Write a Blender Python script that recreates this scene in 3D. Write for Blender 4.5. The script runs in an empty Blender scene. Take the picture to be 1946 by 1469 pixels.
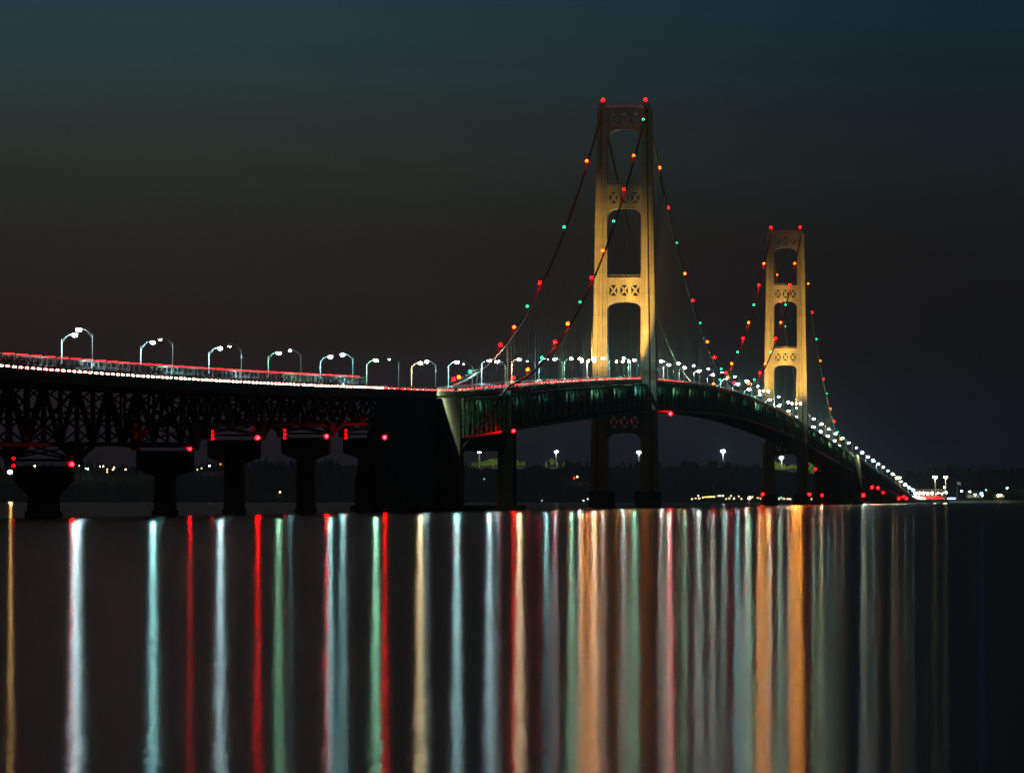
import bpy, bmesh, math, random
from mathutils import Vector, Matrix
R = random.Random(7)
scene = bpy.context.scene
C = scene.collection
F, CX, YH, CAMH = 11105.0, 973.0, 949.0, 3.5        # focal length, centre column and horizon row in photo pixels

# ---------------------------------------------------------------- camera
cam_d = bpy.data.cameras.new('camera'); cam = bpy.data.objects.new('camera', cam_d); C.objects.link(cam)
cam.location = (0, 0, CAMH); cam.rotation_euler = (math.radians(90), 0, 0)
cam_d.sensor_width = 36; cam_d.lens = 36*F/1946; cam_d.shift_y = (YH-734.5)/1946
cam_d.clip_start = 1; cam_d.clip_end = 60000
scene.camera = cam

# ---------------------------------------------------------------- world: night sky with the last teal of dusk high up
W = bpy.data.worlds.new('World'); scene.world = W; W.use_nodes = True; W.cycles.sampling_method = 'NONE'
nt = W.node_tree; N = nt.nodes; L = nt.links
for n in list(N): N.remove(n)
def lin(c):
    return tuple((v/255/12.92) if v/255 <= .04045 else ((v/255+.055)/1.055)**2.4 for v in c)
tc = N.new('ShaderNodeTexCoord'); sep = N.new('ShaderNodeSeparateXYZ'); L.new(tc.outputs['Generated'], sep.inputs[0])
def ramp(stops, src, x0, x1):
    mr = N.new('ShaderNodeMapRange'); mr.inputs[1].default_value = x0; mr.inputs[2].default_value = x1
    L.new(src, mr.inputs[0]); cr = N.new('ShaderNodeValToRGB'); L.new(mr.outputs[0], cr.inputs[0])
    el = cr.color_ramp.elements
    while len(el) < len(stops): el.new(.5)
    for e, (p, c) in zip(el, stops):
        e.position = p; e.color = (*lin(c), 1)
    return cr.outputs[0]
Q = .3
sl = [(0, (36, 30, 40)), (.009/Q, (38, 30, 37)), (.027/Q, (39, 29, 26)), (.045/Q, (41, 38, 33)), (.058/Q, (44, 50, 45)), (.072/Q, (43, 60, 60)), (.0855/Q, (40, 64, 71)), (.3, (44, 42, 42)), (.5, (50, 39, 38)), (1, (40, 33, 33))]
sr = [(0, (10, 18, 30)), (.009/Q, (15, 19, 31)), (.027/Q, (19, 17, 20)), (.045/Q, (25, 25, 26)), (.058/Q, (25, 33, 36)), (.072/Q, (23, 38, 44)), (.0855/Q, (18, 42, 51)), (.45, (22, 23, 26)), (1, (20, 20, 23))]
a = ramp(sl, sep.outputs['Z'], 0, Q); b = ramp(sr, sep.outputs['Z'], 0, Q)
mr = N.new('ShaderNodeMapRange'); mr.inputs[1].default_value = -.06; mr.inputs[2].default_value = .085; L.new(sep.outputs['X'], mr.inputs[0])
mr.interpolation_type = 'SMOOTHSTEP'
mx = N.new('ShaderNodeMix'); mx.data_type = 'RGBA'; L.new(mr.outputs[0], mx.inputs[0]); L.new(a, mx.inputs[6]); L.new(b, mx.inputs[7])
sky = N.new('ShaderNodeTexSky'); sky.sky_type = 'NISHITA'; sky.sun_disc = False
sky.sun_elevation = math.radians(-7); sky.sun_rotation = math.radians(-60)
mpw = N.new('ShaderNodeMapping'); mpw.inputs['Scale'].default_value = (7, 7, 130); L.new(tc.outputs['Generated'], mpw.inputs[0])
nzw = N.new('ShaderNodeTexNoise'); nzw.inputs['Scale'].default_value = 1.0; nzw.inputs['Detail'].default_value = 5; L.new(mpw.outputs[0], nzw.inputs['Vector'])
mrw = N.new('ShaderNodeMapRange'); mrw.inputs[1].default_value = .3; mrw.inputs[2].default_value = .7; mrw.inputs[3].default_value = .95; mrw.inputs[4].default_value = 1.05; L.new(nzw.outputs[0], mrw.inputs[0])
vmw = N.new('ShaderNodeVectorMath'); vmw.operation = 'SCALE'; L.new(mx.outputs[2], vmw.inputs[0]); L.new(mrw.outputs[0], vmw.inputs['Scale'])
bg1 = N.new('ShaderNodeBackground'); L.new(vmw.outputs[0], bg1.inputs[0]); bg1.inputs[1].default_value = .92
bg2 = N.new('ShaderNodeBackground'); L.new(sky.outputs[0], bg2.inputs[0]); bg2.inputs[1].default_value = .02
add = N.new('ShaderNodeAddShader'); out = N.new('ShaderNodeOutputWorld')
L.new(bg1.outputs[0], add.inputs[0]); L.new(bg2.outputs[0], add.inputs[1]); L.new(add.outputs[0], out.inputs[0])

vs = scene.view_settings
vs.view_transform = 'Standard'; vs.look = 'None'; vs.exposure = 0; vs.gamma = 1; vs.use_curve_mapping = False
cy = scene.cycles
cy.use_light_tree = True; cy.use_denoising = True; cy.use_adaptive_sampling = False
try: cy.denoiser = 'OPENIMAGEDENOISE'; cy.denoising_input_passes = 'RGB_ALBEDO_NORMAL'
except Exception: pass
cy.max_bounces = 5; cy.diffuse_bounces = 2; cy.glossy_bounces = 3; cy.sample_clamp_direct = 0; cy.sample_clamp_indirect = 6
cy.caustics_reflective = False; cy.caustics_refractive = False; cy.light_sampling_threshold = 0.0
cy.pixel_filter_type = 'BLACKMAN_HARRIS'; cy.filter_width = 1.7

# ---------------------------------------------------------------- materials
MATS = {}
def mat(name, col, rough=.7, metal=0, noise=0, nscale=1.0, bump=0, stripes=None):
    if name in MATS: return MATS[name]
    m = bpy.data.materials.new(name); m.use_nodes = True; n = m.node_tree.nodes; l = m.node_tree.links
    p = n['Principled BSDF']; p.inputs['Base Color'].default_value = (*col, 1); p.inputs['Roughness'].default_value = rough; p.inputs['Metallic'].default_value = metal
    if noise or bump:
        t = n.new('ShaderNodeTexCoord'); nz = n.new('ShaderNodeTexNoise'); nz.inputs['Scale'].default_value = nscale; nz.inputs['Detail'].default_value = 6
        l.new(t.outputs['Object'], nz.inputs['Vector'])
        if noise:
            r = n.new('ShaderNodeMapRange'); r.inputs[1].default_value = .3; r.inputs[2].default_value = .7; r.inputs[3].default_value = 1-noise; r.inputs[4].default_value = 1+noise
            l.new(nz.outputs[0], r.inputs[0]); v = n.new('ShaderNodeVectorMath'); v.operation = 'SCALE'; v.inputs[0].default_value = col
            l.new(r.outputs[0], v.inputs['Scale']); src = v.outputs[0]
            if stripes:      # painted steel plates: seams between the plates, stiffeners every few metres
                w = n.new('ShaderNodeTexBrick'); w.inputs['Scale'].default_value = 1.0
                mp = n.new('ShaderNodeMapping'); mp.inputs['Rotation'].default_value = (math.radians(90), 0, 0); l.new(t.outputs['Object'], mp.inputs[0]); l.new(mp.outputs[0], w.inputs['Vector'])
                w.offset = 0; w.inputs['Brick Width'].default_value = stripes[0]; w.inputs['Row Height'].default_value = stripes[1]; w.inputs['Mortar Size'].default_value = .1
                w.inputs['Color1'].default_value = (1, 1, 1, 1); w.inputs['Color2'].default_value = (.9, .9, .9, 1); w.inputs['Mortar'].default_value = (.62, .6, .56, 1)
                mm = n.new('ShaderNodeVectorMath'); mm.operation = 'MULTIPLY'; l.new(src, mm.inputs[0]); l.new(w.outputs[0], mm.inputs[1]); src = mm.outputs[0]
            l.new(src, p.inputs['Base Color'])
        if bump:
            bm_ = n.new('ShaderNodeBump'); bm_.inputs['Strength'].default_value = bump; bm_.inputs['Distance'].default_value = .1
            l.new(nz.outputs[0], bm_.inputs['Height']); l.new(bm_.outputs[0], p.inputs['Normal'])
    MATS[name] = m; return m
def emit(name, col, strength, sample=True):
    if name in MATS: return MATS[name]
    m = bpy.data.materials.new(name); m.use_nodes = True; n = m.node_tree.nodes; l = m.node_tree.links
    p = n['Principled BSDF']; p.inputs['Base Color'].default_value = (.1, .1, .1, 1)
    p.inputs['Emission Color'].default_value = (*col, 1); p.inputs['Emission Strength'].default_value = strength
    m.cycles.emission_sampling = 'FRONT' if sample else 'NONE'
    MATS[name] = m; return m
ivory = mat('ivory_tower_paint', (.55, .5, .36), .55, noise=.12, nscale=.25, stripes=(1.25, 9.0))
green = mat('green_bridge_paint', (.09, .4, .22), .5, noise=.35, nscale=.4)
dgreen = mat('dark_green_bridge_paint', (.02, .045, .035), .6, noise=.3, nscale=.4)  # darker version of the green, for inner steel and viaducts
conc = mat('pier_concrete', (.13, .125, .11), .9, noise=.3, nscale=.15, bump=.4)
parap = mat('parapet_concrete', (.34, .32, .26), .85, noise=.2, nscale=.5)
asph = mat('asphalt', (.05, .05, .05), .9, noise=.2, nscale=.5)
galv = mat('galvanised_steel', (.55, .57, .55), .6, .0, noise=.1, nscale=2)
cablem = mat('cable_paint', (.1, .13, .11), .6, noise=.2, nscale=.5)
black = mat('black_rubber', (.02, .02, .02), .8)
glassm = mat('dark_car_glass', (.02, .025, .03), .1)

# ---------------------------------------------------------------- mesh builder
class MB:
    def __init__(s): s.v = []; s.f = []
    def add(s, vs_, fs):
        o = len(s.v); s.v += [tuple(p) for p in vs_]; s.f += [tuple(o+i for i in q) for q in fs]; return s
    def box(s, x0, x1, y0, y1, z0, z1):
        return s.add([(x0, y0, z0), (x1, y0, z0), (x1, y1, z0), (x0, y1, z0), (x0, y0, z1), (x1, y0, z1), (x1, y1, z1), (x0, y1, z1)],
                     [(0, 3, 2, 1), (4, 5, 6, 7), (0, 1, 5, 4), (1, 2, 6, 5), (2, 3, 7, 6), (3, 0, 4, 7)])
    def hexa(s, lo, hi):   # four low corners, four high corners, both counter-clockwise
        return s.add(list(lo)+list(hi), [(0, 3, 2, 1), (4, 5, 6, 7), (0, 1, 5, 4), (1, 2, 6, 5), (2, 3, 7, 6), (3, 0, 4, 7)])
    def beam(s, p, q, a, b=None):
        p = Vector(p); q = Vector(q); d = q-p
        if d.length < 1e-6: return s
        b = b or a; up = Vector((0, 0, 1)) if abs(d.normalized().z) < .9 else Vector((0, 1, 0))
        u = d.cross(up).normalized()*a/2; v = u.cross(d).normalized()*b/2
        return s.hexa([p-u-v, p+u-v, p+u+v, p-u+v], [q-u-v, q+u-v, q+u+v, q-u+v])
    def tube(s, pts, r, n=8, caps=True):
        pts = [Vector(p) for p in pts]; rs = r if isinstance(r, (list, tuple)) else [r]*len(pts); o = len(s.v)
        for i, p in enumerate(pts):
            d = (pts[min(i+1, len(pts)-1)]-pts[max(i-1, 0)]).normalized(); up = Vector((1, 0, 0)) if abs(d.x) < .8 else Vector((0, 1, 0))
            u = d.cross(up).normalized(); v = d.cross(u)
            s.v += [tuple(p+(u*math.cos(k*2*math.pi/n)+v*math.sin(k*2*math.pi/n))*rs[i]) for k in range(n)]
        for i in range(len(pts)-1):
            for k in range(n):
                a_ = o+i*n+k; b_ = o+i*n+(k+1) % n; s.f.append((a_, a_+n, b_+n, b_))
        if caps: s.f.append(tuple(o+k for k in range(n))); s.f.append(tuple(o+(len(pts)-1)*n+k for k in reversed(range(n))))
        return s
    def prism(s, poly, y0, y1):   # polygon in (x, z) swept along y
        n = len(poly); o = len(s.v)
        s.v += [(x, y0, z) for x, z in poly]+[(x, y1, z) for x, z in poly]
        s.f += [tuple(o+i for i in range(n)), tuple(o+n+i for i in reversed(range(n)))]
        s.f += [(o+i, o+n+i, o+n+(i+1) % n, o+(i+1) % n) for i in range(n)]
        return s
    def ball(s, c, r, sub=1, sq=(1, 1, 1)):
        b_ = bmesh.new(); bmesh.ops.create_icosphere(b_, subdivisions=sub, radius=1)
        o = len(s.v); s.v += [(c[0]+v.co.x*r*sq[0], c[1]+v.co.y*r*sq[1], c[2]+v.co.z*r*sq[2]) for v in b_.verts]
        b_.verts.index_update(); s.f += [tuple(o+v.index for v in f.verts) for f in b_.faces]; b_.free(); return s
    def mesh(s, name, m, off=(0, 0, 0), recalc=False, smooth=False):
        me = bpy.data.meshes.new(name); me.from_pydata([(a-off[0], b-off[1], c-off[2]) for a, b, c in s.v], [], s.f)
        b_ = bmesh.new(); b_.from_mesh(me); bmesh.ops.recalc_face_normals(b_, faces=b_.faces); b_.to_mesh(me); b_.free()
        if smooth: me.polygons.foreach_set('use_smooth', [True]*len(me.polygons))
        me.materials.append(m); me.update(); return me
    def build(s, name, m, parent=None, off=(0, 0, 0), smooth=False):
        o = bpy.data.objects.new(name, s.mesh(name, m, off, smooth=smooth)); C.objects.link(o)
        if parent is not None: o.parent = parent
        return o
def tag(o, label=None, cat=None, group=None, kind=None):
    if label: o['label'] = label
    if cat: o['category'] = cat
    if group: o['group'] = group
    if kind: o['kind'] = kind
    return o
def empty(name, loc, rz=0, par=None):
    o = bpy.data.objects.new(name, None); C.objects.link(o); o.location = loc; o.rotation_euler = (0, 0, rz); o.empty_display_size = 1
    if par is not None: o.parent = par
    return o
KIDS = {}
def copy_tree(o, parent=None):
    c = o.copy(); C.objects.link(c)
    if parent is not None: c.parent = parent
    for ch in kids(o): copy_tree(ch, c)
    return c
def kids(o):
    k = KIDS.get(o.name)
    if k is None: k = KIDS[o.name] = [x for x in C.objects if x.parent == o]
    return k
ORD = 'zeroth first second third fourth fifth sixth seventh eighth ninth tenth eleventh twelfth thirteenth fourteenth fifteenth sixteenth seventeenth eighteenth nineteenth twentieth'.split()
def ordw(n):
    if n <= 20: return ORD[n]
    if n >= 100: return 'hundredth' if n == 100 else 'hundred and '+ordw(n-100)
    t = ['', '', 'twenty', 'thirty', 'forty', 'fifty', 'sixty', 'seventy', 'eighty', 'ninety'][n//10]
    return (t+'-'+ORD[n % 10]) if n % 10 else t[:-1]+'ieth'

# ---------------------------------------------------------------- bridge frame of reference
X1, Z1, SN, CS = 47.4, 2458.0, .10505, .99447
RZ = -math.asin(SN)
def P(s, w, z): return Vector((X1+s*SN+w*CS, Z1+s*CS-w*SN, z))
def px(x, y, Y):        # a point at distance Y that the photo shows in column x, row y
    return Vector(((x-CX)/F*Y, Y, (YH-y)*Y/F+CAMH))
def s_at(x, w):
    t = (x-CX)/F; return (t*(Z1-w*SN)-X1-w*CS)/(SN-t*CS)
SP = 1158.0
PROF = [(-1500, 26.6), (-1360, 27.4), (-1170, 29.3), (-1000, 31.4), (-853, 33.5), (-743, 35.0), (-660, 36.4), (-546, 39.5), (-396, 43.8), (-233, 48.0), (-29, 53.0),
        (100, 55.3), (385, 58.6), (579, 59.2), (749, 58.4), (1050, 54.8), (1190, 52.1), (1545, 44.3), (1892, 36.3), (2112, 29.8), (2626, 17.6), (2865, 10.5), (3198, 3.0), (3500, 3.0)]
def deck(s):
    if s <= PROF[0][0]: return PROF[0][1]
    for i in range(len(PROF)-1):
        if s <= PROF[i+1][0]:
            p0 = PROF[max(i-1, 0)]; p1 = PROF[i]; p2 = PROF[i+1]; p3 = PROF[min(i+2, len(PROF)-1)]
            h = p2[0]-p1[0]; t = (s-p1[0])/h
            m1 = (p2[1]-p0[1])/(p2[0]-p0[0])*h if p2[0] != p0[0] else 0; m2 = (p3[1]-p1[1])/(p3[0]-p1[0])*h if p3[0] != p1[0] else 0
            return (2*t**3-3*t*t+1)*p1[1]+(t**3-2*t*t+t)*m1+(-2*t**3+3*t*t)*p2[1]+(t**3-t*t)*m2
    return PROF[-1][1]
CW = 9.35      # half the distance between the main cables
TOPZ = 167.0
def cable(s):
    if s > SP/2: s = SP-s
    if s >= 0:
        t = 1-s/(SP/2); return 60.8+(TOPZ-60.8)*t*t*(1+.02*(1-t))
    if s >= -549:
        t = -s/549; return TOPZ+(40.6-TOPZ)*t-4*23.8*t*(1-t)
    t = (-549-s)/140; return 40.6-22*t

# ---------------------------------------------------------------- water
def plane(name, x0, x1, y0, y1, z, m):
    o = MB().add([(x0, y0, z), (x1, y0, z), (x1, y1, z), (x0, y1, z)], [(0, 1, 2, 3)]).build(name, m); return o
TGX, TGY = 0, 1
wm = bpy.data.materials.new('rippled_strait_water'); wm.use_nodes = True
n = wm.node_tree.nodes; l = wm.node_tree.links; p = n['Principled BSDF']
p.inputs['Base Color'].default_value = (.004, .006, .008, 1); p.inputs['IOR'].default_value = 1.33; p.inputs['Roughness'].default_value = WATER_R = .145
p.inputs['Anisotropic'].default_value = 1.0
tg = n.new('ShaderNodeCombineXYZ'); tg.inputs[0].default_value = TGX; tg.inputs[1].default_value = TGY; l.new(tg.outputs[0], p.inputs['Tangent'])
t = n.new('ShaderNodeTexCoord'); prev = None
for sx_, sy_, dist in ((11.0, 2.8, .0018), (2.6, .5, .0036), (1.0, .13, .0014)):      # capillary ripples, small waves, wind lanes
    mp = n.new('ShaderNodeMapping'); mp.inputs['Scale'].default_value = (sx_, sy_, 1); l.new(t.outputs['Object'], mp.inputs[0])
    nz = n.new('ShaderNodeTexNoise'); nz.inputs['Scale'].default_value = 1; nz.inputs['Detail'].default_value = 2; l.new(mp.outputs[0], nz.inputs['Vector'])
    bm_ = n.new('ShaderNodeBump'); bm_.inputs['Strength'].default_value = 1; bm_.inputs['Distance'].default_value = dist; l.new(nz.outputs[0], bm_.inputs['Height'])
    if prev is not None: l.new(prev.outputs[0], bm_.inputs['Normal'])
    prev = bm_
l.new(prev.outputs[0], p.inputs['Normal'])
tag(plane('water', -9000, 9000, 5, 30000, 0, wm), kind='structure')
tag(plane('lake_bed', -9000, 9000, -100, 30000, -14, mat('sand', (.12, .1, .07), .9, noise=.2, nscale=.02)), kind='structure')

# ---------------------------------------------------------------- bridge pieces
def ribbon(mb, s0, s1, w0, w1, z0, z1, step=15):
    n_ = max(1, math.ceil((s1-s0)/step)); pts = [s0+(s1-s0)*i/n_ for i in range(n_+1)]; o = len(mb.v)
    for s in pts:
        d = deck(s); mb.v += [(w0, s, d+z0), (w1, s, d+z0), (w1, s, d+z1), (w0, s, d+z1)]
    for i in range(n_):
        a_ = o+4*i
        for k in range(4): mb.f.append((a_+k, a_+(k+1) % 4, a_+4+(k+1) % 4, a_+4+k))
    mb.f.append((o, o+1, o+2, o+3)); e = o+4*n_; mb.f.append((e+3, e+2, e+1, e)); return mb
def deck_parts(root, s0, s1, off, susp):
    W2 = 6.8 if susp else 8.5
    ribbon(MB(), s0, s1, -W2, W2, -.45, 0).build('roadway_slab', asph, root, off)
    ribbon(MB(), s0, s1, -.08, .08, .004, .02).build('centre_line', mat('yellow_road_paint', (.7, .5, .08), .7), root, off)
    for sg in (-1, 1):
        a_, b_ = sorted((sg*(W2+.003), sg*(W2+.3)))
        ribbon(MB(), s0, s1, a_, b_, -1.0 if susp else -1.9, .45).build('parapet', parap, root, off)
        m = MB()
        for zz in (.75, 1.05, 1.35): ribbon(m, s0, s1, sg*(W2+.15)-.05, sg*(W2+.15)+.05, zz-.05, zz+.05)
        s = s0
        while s < s1: m.box(sg*(W2+.15)-.06, sg*(W2+.15)+.06, s-.08, s+.08, deck(s)+.45, deck(s)+1.3); s += 6
        m.build('railing', galv, root, off)
    m = MB()
    for w in (-5.2, -1.7, 1.7, 5.2): ribbon(m, s0, s1, w-.25, w+.25, -1.7, -.46)
    m.build('stringer_beams', dgreen, root, off)
def truss(root, s0, s1, off, hw, depth, m_side, m_dark, panel=12.2, top=-1.95, size=.62, botz=None):
    lace = botz is None and panel < 15
    """One span of truss: chords, web of each side plane, cross frames and floor beams."""
    n_ = max(2, round((s1-s0)/panel/2)*2); ss = [s0+(s1-s0)*i/n_ for i in range(n_+1)]
    zt = lambda s: deck(s)+top
    zb = (lambda s: deck(s)+top-depth) if botz is None else botz
    t = empty('truss_span', (0, s0-off[1], 0), 0, root); off = (0, s0, 0)
    for sg in (-1, 1):
        c1 = MB(); c2 = MB(); web = MB()
        for i in range(n_):
            c1.beam((sg*hw, ss[i], zt(ss[i])), (sg*hw, ss[i+1], zt(ss[i+1])), .7, .8)
            c2.beam((sg*hw, ss[i], zb(ss[i])), (sg*hw, ss[i+1], zb(ss[i+1])), .8, .8)
            a_, b_ = (zt, zb) if i % 2 == 0 else (zb, zt)
            web.beam((sg*hw, ss[i], a_(ss[i])), (sg*hw, ss[i+1], b_(ss[i+1])), size, size)
        for s in ss:     # laced posts: two flanges and a zigzag between them
            for q in ((-.3, .3) if lace else (0,)): web.beam((sg*hw+q, s, zb(s)), (sg*hw+q, s, zt(s)), .17 if lace else .55, .5)
            k = 7 if lace else 0; hh = zt(s)-zb(s)
            for j in range(k): web.beam((sg*hw-.3*(-1)**j, s, zb(s)+hh*j/k), (sg*hw+.3*(-1)**j, s, zb(s)+hh*(j+1)/k), .16, .16)
        c1.build('top_chord', m_side, t, off); c2.build('bottom_chord', m_side, t, off); web.build('web_members', m_side, t, off)
    lat = MB()
    for i, s in enumerate(ss):
        fr = MB()
        T = zt(s); B = zb(s)
        fr.beam((-hw, s, T-.1), (hw, s, T-.1), .5, 1.1); fr.beam((-hw, s, B), (hw, s, B), .4, .5)
        fr.beam((-hw, s, T-.5), (hw, s, B+.3), .3, .35); fr.beam((hw, s, T-.5), (-hw, s, B+.3), .3, .35)
        fr.build('cross_frame', m_dark, t, off)
        if i < n_:
            s2 = ss[i+1]; sg = 1 if i % 2 else -1
            lat.beam((-sg*hw, s, B), (sg*hw, s2, zb(s2)), .35, .35); lat.beam((sg*hw, s, B+.36), (-sg*hw, s2, zb(s2)+.36), .35, .3)
    lat.build('lateral_bracing', m_dark, t, off)
    return t

# ---------------------------------------------------------------- the suspension bridge
OFF = (0, 0, 0)
br = tag(empty('suspension_bridge', P(0, 0, 0), RZ), 'long twin-towered suspension bridge with floodlit ivory towers and dark green trusses over the water', 'suspension bridge')
SA, SB = -684.0, SP+684
deck_parts(br, -744, SP+744, OFF, True)
for a_, b_ in ((-684, -553), (-545, -4), (4, SP-4), (SP+4, SP+545), (SP+553, SP+700)):
    if b_-a_ > 1000:
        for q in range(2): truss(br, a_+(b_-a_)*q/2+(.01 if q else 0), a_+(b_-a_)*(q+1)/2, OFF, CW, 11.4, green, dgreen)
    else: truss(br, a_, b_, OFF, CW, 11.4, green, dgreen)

def tower(s0):
    t = empty('tower', (0, s0, 0), 0, br); Z0 = 7.0; ZT = 168.0
    def hw(z, base, topw): return base+(topw-base)*(z-Z0)/(ZT-Z0)
    for sg in (-1, 1):
        m = MB()
        def cell(wi0, wo0, wi1, wo1, d0, d1, za, zb_):
            lo = [(sg*wi0, -d0, za), (sg*wo0, -d0, za), (sg*wo0, d0, za), (sg*wi0, d0, za)]
            hi = [(sg*wi1, -d1, zb_), (sg*wo1, -d1, zb_), (sg*wo1, d1, zb_), (sg*wi1, d1, zb_)]
            if sg < 0: lo.reverse(); hi.reverse()
            m.hexa(lo, hi)
        # inner cell (proud), groove web, outer cell (set back)
        cell(7.0, 11.2, 7.25, 9.25, 4.2, 3.2, Z0, ZT)
        cell(11.203, 11.9, 9.253, 9.75, 1.0, .9, Z0, ZT-.5)
        cell(11.903, 14.3, 9.753, 11.45, 3.0, 1.7, Z0, ZT-.3)
        m.build('leg', ivory, t, smooth=False)
        # saddle housing and maintenance platform
        MB().box(sg*9.35-1.3, sg*9.35+1.3, -3.4, 3.4, ZT+.003, ZT+1.6).build('saddle_housing', ivory, t)
        q = MB(); zz = deck(s0)+12
        q.box(min(sg*7.0, sg*13.6), max(sg*7.0, sg*13.6), -5.1, -4.25, zz, zz+.3)
        for k in range(6):
            w = sg*(7.2+k*1.25); q.box(w-.05, w+.05, -5.05, -4.95, zz+.3, zz+1.4)
        q.box(min(sg*7.0, sg*13.6), max(sg*7.0, sg*13.6), -5.06, -4.98, zz+1.3, zz+1.42)
        q.build('maintenance_platform', ivory, t)
        c = MB(); w0, w1 = sorted((sg*4.6, sg*14.9))
        c.hexa([(w0, -9, -13), (w1, -9, -13), (w1, 9, -13), (w0, 9, -13)], [(w0+.3, -8.6, 6.9), (w1-.3, -8.6, 6.9), (w1-.3, 8.6, 6.9), (w0+.3, 8.6, 6.9)])
        c.build('pedestal', conc, t)
    # cross struts: (top, window top, window bottom, arch crown, arch spring)
    for top, wt, wb, cr, spg in ((168.0, 165.6, 160.8, 158.9, 153.4), (135.7, 132.8, 127.9, 125.7, 121.2), (96.6, 93.6, 89.0, 86.4, 82.6), (41.5, 38.4, 33.6, 31.4, 27.5)):
        k = (top-Z0)/(ZT-Z0); iw = 6.999+.25*k; d = 2.6-.6*k
        m = MB()
        m.box(-iw, iw, -d, d, wt, top)
        arch = [(-iw, wb), (-iw, spg)]
        for i in range(1, 16):
            th = math.pi-math.pi*i/16; arch.append((iw*math.copysign(abs(math.cos(th))**.75, math.cos(th)), spg+(cr-spg)*math.sin(th)**.75))
        arch += [(iw, spg), (iw, wb)]
        n_ = len(arch)     # swept polygon, split in quads so that the concave face is clean
        for i in range(1, n_-2):
            (xa, za), (xb, zb_) = arch[i], arch[i+1]
            if xb-xa < 1e-4: continue
            m.add([(xa, -d, za), (xb, -d, zb_), (xb, -d, wb), (xa, -d, wb), (xa, d, za), (xb, d, zb_), (xb, d, wb), (xa, d, wb)], [(0, 1, 2, 3), (7, 6, 5, 4), (0, 4, 5, 1), (3, 2, 6, 7)])
        m.build('cross_strut', ivory, t)
        g = MB(); cw = [-iw, -iw+.9, -iw+.9+3.35, -1.675-.0, 1.675, iw-.9-3.35, iw-.9, iw]
        for x0, x1 in ((-iw, cw[1]), (cw[2], cw[3]), (cw[4], cw[5]), (cw[6], iw)): g.box(x0, x1, -d+.01, d-.01, wb+.001, wt-.001)
        for x0, x1 in ((cw[1], cw[2]), (cw[3], cw[4]), (cw[5], cw[6])):
            e = d-.3; xm = (x0+x1)/2
            for (ax, az, bx_, bz) in ((x0, wb, x1, wt), (x1, wb, x0, wt)):
                dx, dz = bx_-ax, bz-az; ln = math.hypot(dx, dz); ux, uz = -dz/ln*.38, dx/ln*.38; ey = e if bx_ > ax else e-.02
                g.add([(ax-ux, -ey, az-uz), (ax+ux, -ey, az+uz), (bx_+ux, -ey, bz+uz), (bx_-ux, -ey, bz-uz), (ax-ux, ey, az-uz), (ax+ux, ey, az+uz), (bx_+ux, ey, bz+uz), (bx_-ux, ey, bz-uz)],
                      [(0, 1, 2, 3), (7, 6, 5, 4), (0, 4, 5, 1), (1, 5, 6, 2), (2, 6, 7, 3), (3, 7, 4, 0)])
        g.build('lattice_panel', ivory, t)
        r = MB()
        for sd in (-1, 1):
            r.box(-iw+.05, iw-.05, sd*(d+.35)-.06, sd*(d+.35)+.06, top+1.0, top+1.12); r.box(-iw+.05, iw-.05, sd*(d+.3)-.3, sd*(d+.3)+.3, top-.2, top+.05)
            for k in range(9): r.box(-iw+.3+k*(2*iw-.6)/8-.05, -iw+.3+k*(2*iw-.6)/8+.05, sd*(d+.35)-.05, sd*(d+.35)+.05, top+.05, top+1.05)
        r.build('strut_walkway', ivory, t)
    return t
tower(0); tower(SP)

# cables and hangers
for sg in (-1, 1):
    pts = [-690, -620]+[-549+i*12.2 for i in range(0, 45)]+[0+i*12.06 for i in range(0, 97)]+[SP+i*12.2 for i in range(1, 46)]+[SP+620, SP+690]
    MB().tube([(sg*CW, s, cable(s)) for s in pts], .42, 8).build('main_cable', cablem, br, smooth=True)
    m = MB()      # hand ropes over the cable
    for q in (-.45, .45): m.tube([(sg*CW+q, s, cable(s)+1.35) for s in pts[1:-1]], .04, 4)
    m.build('hand_rope', cablem, br)
hs = [-549+12.2*i for i in range(1, 45)]+[12.06*i for i in range(1, 96)]+[SP+12.2*i for i in range(1, 45)]
hl = sorted([(s, sg) for s in hs for sg in (-1, 1) if cable(s)-deck(s) > 2.5], key=lambda q: q[0])
rest = MB()
for i, (s, sg) in enumerate(hl):
    m = MB() if i < 96 else rest
    for q in (-.14, .14): m.beam((sg*CW+q, s, deck(s)-1.6), (sg*CW+q, s, cable(s)), .05, .05)
    if i < 96: m.build('suspender_rope', cablem, br)
tag(rest.build('suspender_ropes', cablem, br), kind='stuff')

# cable bent piers
def bent(s0, flip):
    t = empty('cable_bent_pier', (0, s0, 0), 0, br); d = deck(s0)
    for sg in (-1, 1):
        a_, b_ = sorted((sg*6.2, sg*11.2)); MB().hexa([(a_-.2, -6, -13), (b_+.2, -6, -13), (b_+.2, 6, -13), (a_-.2, 6, -13)], [(a_, -5, 26), (b_, -5, 26), (b_, 5, 26), (a_, 5, 26)]).build('pier_leg', conc, t)
        f = MB(); f.hexa([(sg*CW-.9, -1.2, 26.003), (sg*CW+.9, -1.2, 26.003), (sg*CW+.9, 1.2, 26.003), (sg*CW-.9, 1.2, 26.003)],
                         [(sg*CW-.8, -2.6, d-.3), (sg*CW+.8, -2.6, d-.3), (sg*CW+.8, 2.6, d-.3), (sg*CW-.8, 2.6, d-.3)]); f.build('bent_post', green, t)
    MB().box(-6.19, 6.19, -4, 4, 19.3, 25.6).build('cross_beam', conc, t)
    MB().box(-14, 14, -10, 10, -13, 1.6).build('pier_base', conc, t)
bent(-549, 1); bent(SP+549, -1)
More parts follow.
